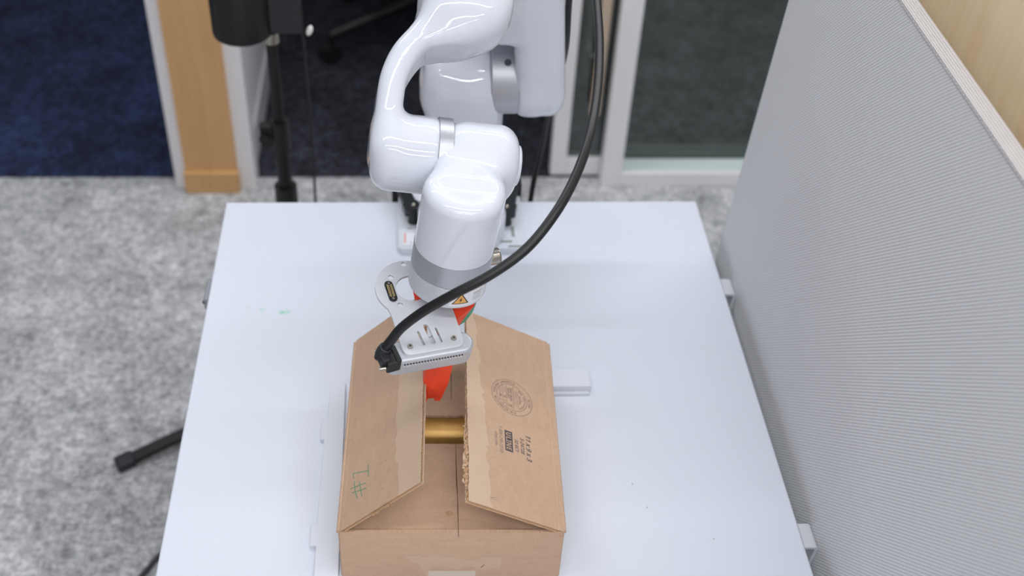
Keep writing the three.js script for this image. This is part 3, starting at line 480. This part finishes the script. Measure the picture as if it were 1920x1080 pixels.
// ---------------------------------------------------------------- gripper
const G = (l, s, n) => { const p = F0.clone().addScaledVector(EX, l).addScaledVector(UP, s).addScaledVector(FW, n); return [p.x, p.y, p.z]; };   // tool frame: sideways, along the axis, forward
{
  const t = thing('robot_gripper', 'orange and green printed gripper reaching down into the open cardboard box', 'gripper');
  mesh('neck', along(lathe([[0, -0.0002], [0.012, -0.0002], [0.012, -0.02], [0, -0.02]], 24), F0.clone(), UP), aluLight, t);
  // orange jaw: faceted funnel above, finger with a ridge below
  const sec = (s, a) => a.map(([l, n]) => G(l, s, n));
  const jaw = loft([
    [[-0.0345, -0.014], [-0.0305, 0.01], [-0.009, 0.028], [0.0135, 0.028], [0.0295, 0.013], [0.0352, -0.01]].map(([l, n]) => G(l, -0.0135 - 0.24 * Math.max(0, n), n)),
    sec(-0.028, [[-0.029, -0.012], [-0.0245, 0.01], [-0.006, 0.0245], [0.0125, 0.0245], [0.0245, 0.013], [0.0292, -0.008]]),
    sec(-0.05, [[-0.002, -0.006], [-0.001, 0.009], [0.003, 0.016], [0.012, 0.016], [0.0185, 0.009], [0.0195, -0.005]]),
    sec(-0.058, [[0.0015, -0.005], [0.002, 0.007], [0.0045, 0.015], [0.01, 0.015], [0.0145, 0.007], [0.015, -0.005]]),
    sec(-0.1, [[-0.005, -0.004], [-0.0045, 0.0105], [0.006, 0.014], [0.0075, 0.014], [0.0225, 0.004], [0.0225, -0.004]]),
    sec(-0.14, [[-0.007, -0.004], [-0.0065, 0.009], [0.0035, 0.0125], [0.005, 0.0125], [0.0215, 0.003], [0.0215, -0.004]]),
    sec(-0.164, [[-0.006, -0.004], [-0.0055, 0.0], [-0.0045, 0.0052], [-0.0035, 0.0055], [0.018, 0.001], [0.018, -0.004]]),
  ]);
  mesh('jaw', jaw, orange, t).userData.label = 'orange faceted jaw';
  for (const [a, b] of [[-0.006, 0.0025], [0.0108, 0.0178]]) mesh('fingertip', loft([sec(-0.1639, [[a, -0.004], [a, 0.0045 - (a > 0 ? 0.003 : 0)], [b, 0.004 - (a > 0 ? 0.003 : 0)], [b, -0.004]]), sec(-0.1705, [[a, -0.003], [a, 0.0035 - (a > 0 ? 0.003 : 0)], [b - 0.001, 0.003 - (a > 0 ? 0.003 : 0)], [b - 0.001, -0.003]])]), orange, t);
  // green jaw: rounded bowl behind, its own finger out of sight
  const bowl = lathe([[0, -0.02], [0.0295, -0.02], [0.0310, -0.0225], [0.0318, -0.028], [0.0306, -0.037], [0.027, -0.047], [0.0195, -0.058], [0.010, -0.066], [0, -0.068]], 48);
  bowl.scale(1, 1, 0.8); bowl.applyMatrix4(new THREE.Matrix4().makeBasis(EX, UP, FW).setPosition(F0.clone().addScaledVector(BK, 0.008).addScaledVector(EX, 0.0027)));
  mesh('jaw', bowl, green, t).userData.label = 'green rounded jaw';
  mesh('finger', loft([sec(-0.06, [[0.005, -0.024], [0.005, -0.007], [0.0175, -0.007], [0.0175, -0.024]]), sec(-0.11, [[-0.004, -0.026], [-0.004, -0.012], [0.018, -0.012], [0.018, -0.026]]), sec(-0.165, [[-0.004, -0.02], [-0.004, -0.012], [0.014, -0.012], [0.014, -0.02]])]), green, t);
}

// ---------------------------------------------------------------- camera bracket and depth camera (plate frame in millimetres)
const PN = V(0.12812806, 0.97322923, 0.190809).normalize(), P1 = V(0.96067791, -0.07400652, -0.26762097).normalize(), P2 = PN.clone().cross(P1), PQ = V(-0.0084, 1.0049, 0.0309);
const PM = new THREE.Matrix4().makeBasis(P1, P2, PN).setPosition(PQ), plate = (g) => g.scale(0.001, 0.001, 0.001).applyMatrix4(PM);
{
  const t = thing('camera_bracket', 'flat silver ring-shaped bracket plate fixed between the flange and the camera', 'bracket');
  const s = new THREE.Shape(), cx = -27, cy = 43.3, r = 34.6;
  s.moveTo(8.2, 20); s.lineTo(8.2, -24); s.quadraticCurveTo(8.2, -33, -0.5, -33); s.lineTo(-44.5, -34); s.quadraticCurveTo(-53, -34, -53, -25); s.lineTo(-53, 6); s.quadraticCurveTo(-53, 15, -54.6, 22);
  for (let i = 0; i <= 40; i++) { const a = R(218) - R(268) * i / 40; s.lineTo(cx + r * Math.cos(a), cy + r * Math.sin(a)); }
  s.closePath();
  const hole = (x, y, q) => { const p = new THREE.Path(); p.absellipse(x, y, q, q, 0, Math.PI * 2, false); s.holes.push(p); };
  hole(-25.5, 43, 16); hole(-25.6, 74, 3.1); hole(-42.5, 60, 3.2); hole(-41.6, 25, 3.2); hole(-9.5, 60, 3.2);
  const slot = (x0, y0, x1, y1, w) => { const p = new THREE.Path(), dx = x1 - x0, dy = y1 - y0, L = Math.hypot(dx, dy), a = Math.atan2(dy, dx); p.absarc(x1, y1, w, a - Math.PI / 2, a + Math.PI / 2, false); p.absarc(x0, y0, w, a + Math.PI / 2, a + Math.PI * 1.5, false); p.closePath(); s.holes.push(p); };
  slot(-32.9, -10, -31.2, -25, 1.5); slot(-23.8, -4.5, -21.6, -24, 2.7); slot(-14.6, -8.5, -13.2, -24.5, 1.3);
  const g = new THREE.ExtrudeGeometry(s, { depth: 2.2, bevelEnabled: true, bevelSize: 0.4, bevelThickness: 0.4, bevelSegments: 2, curveSegments: 24 }); g.translate(0, 0, -2.6);
  mesh('plate', plate(g), aluLight, t);
  const pogo = mesh('contact_block', plate((() => { const q = new THREE.Shape(), a = R(92); q.absarc(-47.4, 50.5, 4, R(-2), R(178), false); q.absarc(-46.9, 33.5, 4, R(178), R(358), false); return new THREE.ExtrudeGeometry(q, { depth: 1.1, bevelEnabled: true, bevelSize: 0.2, bevelThickness: 0.2, bevelSegments: 1 }).translate(0, 0, 0.1); })()), blackPlastic, t);
  const pins = []; for (let i = 0; i < 9; i++) for (const x of [-2.2, -1.0, 1.0, 2.2]) pins.push(new THREE.CylinderGeometry(0.5, 0.6, 0.8, 8).rotateX(Math.PI / 2).translate(-47.2 + x, 34.9 + i * 1.72 + (Math.abs(x) > 2 ? 0.85 : 0), 1.6));
  mesh('contact_pins', plate(merge(pins)), std(0xf3d99a, 0.35, { metalness: 0.7 }), pogo);
  for (const y of [32.4, 51.6]) mesh('contact_screw', plate(new THREE.CylinderGeometry(1.3, 1.3, 0.6, 14).rotateX(Math.PI / 2).translate(-47.1, y, 1.5)), steel, pogo);
  for (const [x, y] of [[-45, -25.4], [-0.6, -23.4]]) { const sc = mesh('screw', plate(merge(new THREE.CylinderGeometry(2.5, 2.9, 1.4, 24).rotateX(Math.PI / 2).translate(x, y, 0.9))), steel, t); mesh('socket', plate(new THREE.CylinderGeometry(1.2, 1.2, 0.2, 6).rotateX(Math.PI / 2).translate(x, y, 1.65)), std(0x4a4844, 0.5, { metalness: 0.6 }), sc); }
}
{
  const t = thing('depth_camera', 'silver bar-shaped depth camera with a row of vent holes under the bracket plate', 'camera');
  const cx = -25.5, cy = -26.5, s = new THREE.Shape(); const L = 32.4, q = 12.4, a0 = R(1.2);
  s.absarc(L, 0, q, -Math.PI / 2, Math.PI / 2, false); s.absarc(-L, 0, q, Math.PI / 2, Math.PI * 1.5, false); s.closePath();
  const place = (g) => plate(g.rotateZ(a0).translate(cx, cy, -2.8));
  mesh('body', place(new THREE.ExtrudeGeometry(s, { depth: 17, bevelEnabled: true, bevelSize: 3.4, bevelThickness: 3.6, bevelOffset: -3.4, bevelSegments: 5, curveSegments: 24 }).translate(0, 0, -20.6)), std(0xc3c6cc, 0.42, { metalness: 0.55 }), t);
  const dark = std(0x0c0c0d, 0.8), vents = [], lower = [];
  for (let i = 0; i < 21; i++) { const x = -27.6 + i * 2.9; mesh('vent_hole', place(new THREE.BoxGeometry(1.5, 0.3, 2.0).translate(x, -12.46, -5.6)), dark, t); mesh('vent_dimple', place(new THREE.SphereGeometry(0.78, 8, 6).scale(1, 0.4, 1).translate(x - 0.2, -12.42, -8.8)), std(0xe4e6ea, 0.35, { metalness: 0.3 }), t); }
  mesh('front_glass', place(new THREE.ExtrudeGeometry((() => { const w = new THREE.Shape(); w.absarc(L, 0, 9.5, -Math.PI / 2, Math.PI / 2, false); w.absarc(-L, 0, 9.5, Math.PI / 2, Math.PI * 1.5, false); return w; })(), { depth: 1, bevelEnabled: false }).translate(0, 0, -25.4)), std(0x0a0a0c, 0.1), t);
}
{ // cable with its plug at the left end of the camera
  const t = thing('camera_cable', 'thick black cable curving down from the top to a plug on the silver camera', 'cable');
  const w = (x, y, z) => { const p = V(x / 1000, y / 1000, z / 1000).applyMatrix4(PM); return [p.x, p.y, p.z]; };
  const pts = [w(-72.5, -29, -9), w(-71.8, -26, -2), [-0.0675, 1.0115, 0.0748], [-0.0622, 1.0205, 0.0748], [-0.0546, 1.0325, 0.0741], [-0.0347, 1.0535, 0.0745], [-0.0056, 1.0775, 0.0764], [0.028, 1.097, 0.072], [0.06, 1.116, 0.059], [0.088, 1.136, 0.032], [0.11, 1.151, -0.006], [0.127, 1.166, -0.05], [0.141, 1.178, -0.112], [0.15, 1.189, -0.175], [0.155, 1.199, -0.236], [0.157, 1.215, -0.304], [0.154, 1.242, -0.36]];
  mesh('cord', tube(pts, 0.0047, 260, 18), std(0x111213, 0.42), t);
  const path = new THREE.CatmullRomCurve3(pts.slice(0, 5).map((p) => V(...p)), false, 'centripetal'), rel = [];
  for (let i = 0; i < 6; i++) { const u = 0.06 + i * 0.055, q = 0.0077 - i * 0.0003; rel.push(along(lathe([[0.004, -0.0016], [q - 0.0012, -0.0016], [q, -0.0009], [q, 0.0009], [q - 0.0012, 0.0016], [0.004, 0.0016]], 24), path.getPointAt(u), path.getTangentAt(u))); }
  mesh('strain_relief', merge(rel), blackRubber, t);
  const body = new RoundedBoxGeometry(13, 22, 15, 3, 2); body.rotateZ(R(8)); body.translate(-66, -31, -7.5);
  const plugm = mesh('plug', plate(merge(body, new RoundedBoxGeometry(9, 14, 14, 3, 2).rotateZ(R(8)).translate(-72, -32, -5), new RoundedBoxGeometry(5, 19, 17, 2, 1).rotateZ(R(8)).translate(-60.5, -31, -7))), std(0x17191b, 0.55), t);
  for (const y of [-41.5, -21]) mesh('thumb_screw', plate(new THREE.CylinderGeometry(1.9, 1.9, 6, 14).rotateZ(Math.PI / 2).translate(-75.5, y, -6)), steel, plugm);
}
{
  const t = thing('power_cable', 'thinner black cable running beside the upper arm and down behind the desk', 'cable');
  mesh('cord', tube([[0.150, 1.22, -0.385], [0.152, 1.159, -0.42], [0.1535, 1.106, -0.434], [0.1575, 1.036, -0.452], [0.158, 0.954, -0.5], [0.154, 0.888, -0.53], [0.15, 0.798, -0.555], [0.145, 0.735, -0.572], [0.14, 0.6, -0.59], [0.13, 0.3, -0.6], [0.12, 0.012, -0.62], [0.0, 0.006, -0.68]], 0.0042, 200, 12), std(0x111213, 0.45), t);
}

// ---------------------------------------------------------------- light stand behind the desk
const SX = -0.266, SZ = -0.82;
{
  const t = thing('light_stand', 'black light stand with spread legs behind the rear edge of the desk', 'light stand');
  mesh('pole', rod(V(SX, 0.05, SZ), V(SX, 0.66, SZ), 0.0125), blackMetal, t);
  mesh('pole', rod(V(SX, 0.66, SZ), V(SX, 1.3, SZ), 0.0095), blackMetal, t);
  const col = mesh('collar', merge(rod(V(SX, 0.625, SZ), V(SX, 0.68, SZ), 0.0165), bx(SX - 0.034, SX - 0.01, 0.63, 0.675, SZ - 0.008, SZ + 0.008, 0.003)), blackPlastic, t);
  mesh('knob', rod(V(SX - 0.026, 0.652, SZ + 0.006), V(SX - 0.026, 0.652, SZ + 0.016), 0.009), blackPlastic, col);
  mesh('sliding_collar', rod(V(SX, 0.5, SZ), V(SX, 0.545, SZ), 0.02), blackPlastic, t); mesh('leg_hub', rod(V(SX, 0.03, SZ), V(SX, 0.075, SZ), 0.018), blackPlastic, t);
  for (const a of [0, 120, 240]) {
    const d = V(-0.334, 0, 0.175).normalize().applyAxisAngle(V(0, 1, 0), R(a)), foot = V(SX, 0.012, SZ).addScaledVector(d, 0.385), hub = V(SX, 0.055, SZ).addScaledVector(d, 0.016);
    const l = mesh('leg', along(new RoundedBoxGeometry(0.014, foot.distanceTo(hub), 0.024, 2, 0.003), foot.clone().lerp(hub, 0.5), hub.clone().sub(foot), V(0, 1, 0)), blackMetal, t);
    mesh('rubber_foot', along(new RoundedBoxGeometry(0.022, 0.036, 0.032, 3, 0.005), foot.clone().addScaledVector(d, -0.006), hub.clone().sub(foot), V(0, 1, 0)), blackRubber, l);
    mesh('brace', rod(V(SX, 0.5, SZ).addScaledVector(d, 0.012), foot.clone().lerp(hub, 0.55), 0.005), blackMetal, t);
  }
  const h = thing('studio_lamp', 'black lamp head with a flat side panel on top of the light stand', 'lamp head');
  mesh('housing', along(lathe([[0, -0.001], [0.042, 0], [0.046, 0.003], [0.047, 0.007], [0.047, 0.2], [0, 0.2]], 48), V(SX - 0.044, 0.845, SZ), V(0, 1, 0)), blackMetal, h);
  mesh('flat_panel', bx(SX - 0.005, SX + 0.05, 0.85, 1.05, SZ - 0.03, SZ + 0.01, 0.003), std(0x26282a, 0.55), h);
  mesh('mount', rod(V(SX, 0.832, SZ), V(SX, 0.85, SZ), 0.0135), steel, h);
  const c = thing('hanging_wire', 'thin black cord hanging from the lamp head beside the stand pole', 'cord');
  mesh('cord', tube([[SX + 0.05, 0.9, SZ], [SX + 0.052, 0.8, SZ], [SX + 0.053, 0.62, SZ], [SX + 0.05, 0.45, SZ], [SX + 0.06, 0.2, SZ], [SX + 0.075, 0.02, SZ + 0.02], [SX + 0.12, 0.004, SZ + 0.1]], 0.0022, 90, 8), std(0x222426, 0.5), c);
  mesh('cord_tag', (() => { const g = new THREE.SphereGeometry(1, 16, 12); g.scale(0.005, 0.0095, 0.005); g.rotateZ(R(-20)); g.translate(SX + 0.062, 0.852, SZ); return g; })(), std(0xf2f2ee, 0.4), c);
}
{ // cable on the carpet
  const t = tag(mesh('floor_cable', tube([[-0.62, 0.006, -0.2], [-0.56, 0.006, -0.33], [-0.526, 0.006, -0.387], [-0.5, 0.006, -0.43], [-0.42, 0.006, -0.5], [-0.3, 0.006, -0.55], [-0.1, 0.006, -0.6]], 0.005, 90, 10), blackRubber), 'black cable lying on the grey carpet by the left desk side', 'cable');
}
{ // swivel chair in the unlit room
  const t = thing('swivel_chair', 'black swivel chair on casters in the dark room behind the robot arm', 'chair'); t.position.set(0.007, 0, -2.355);
  for (let i = 0; i < 5; i++) { const a = R(150 + i * 72), d = V(Math.cos(a), 0, -Math.sin(a)).setZ(Math.sin(a)), e = d.clone().multiplyScalar(0.33); const l = mesh('leg', rod(V(0, 0.14, 0), e.clone().setY(0.085), 0.024, 0.014, 10), blackPlastic, t); mesh('caster', rod(e.clone().add(V(-0.02 * d.z, 0.03, 0.02 * d.x)), e.clone().add(V(0.02 * d.z, 0.03, -0.02 * d.x)), 0.03, 0.03, 20), blackPlastic, l); }
  mesh('column', rod(V(0, 0.12, 0), V(0, 0.42, 0), 0.025), blackMetal, t);
  mesh('seat', bx(-0.24, 0.24, 0.42, 0.5, -0.24, 0.24, 0.03), std(0x202126, 0.9), t);
  mesh('backrest', bx(-0.22, 0.22, 0.55, 1.05, -0.28, -0.23, 0.02), std(0x202126, 0.9), t);
  mesh('back_support', bx(-0.03, 0.03, 0.43, 0.6, -0.3, -0.27, 0.005), blackPlastic, t);
}

renderer.render(scene, camera);
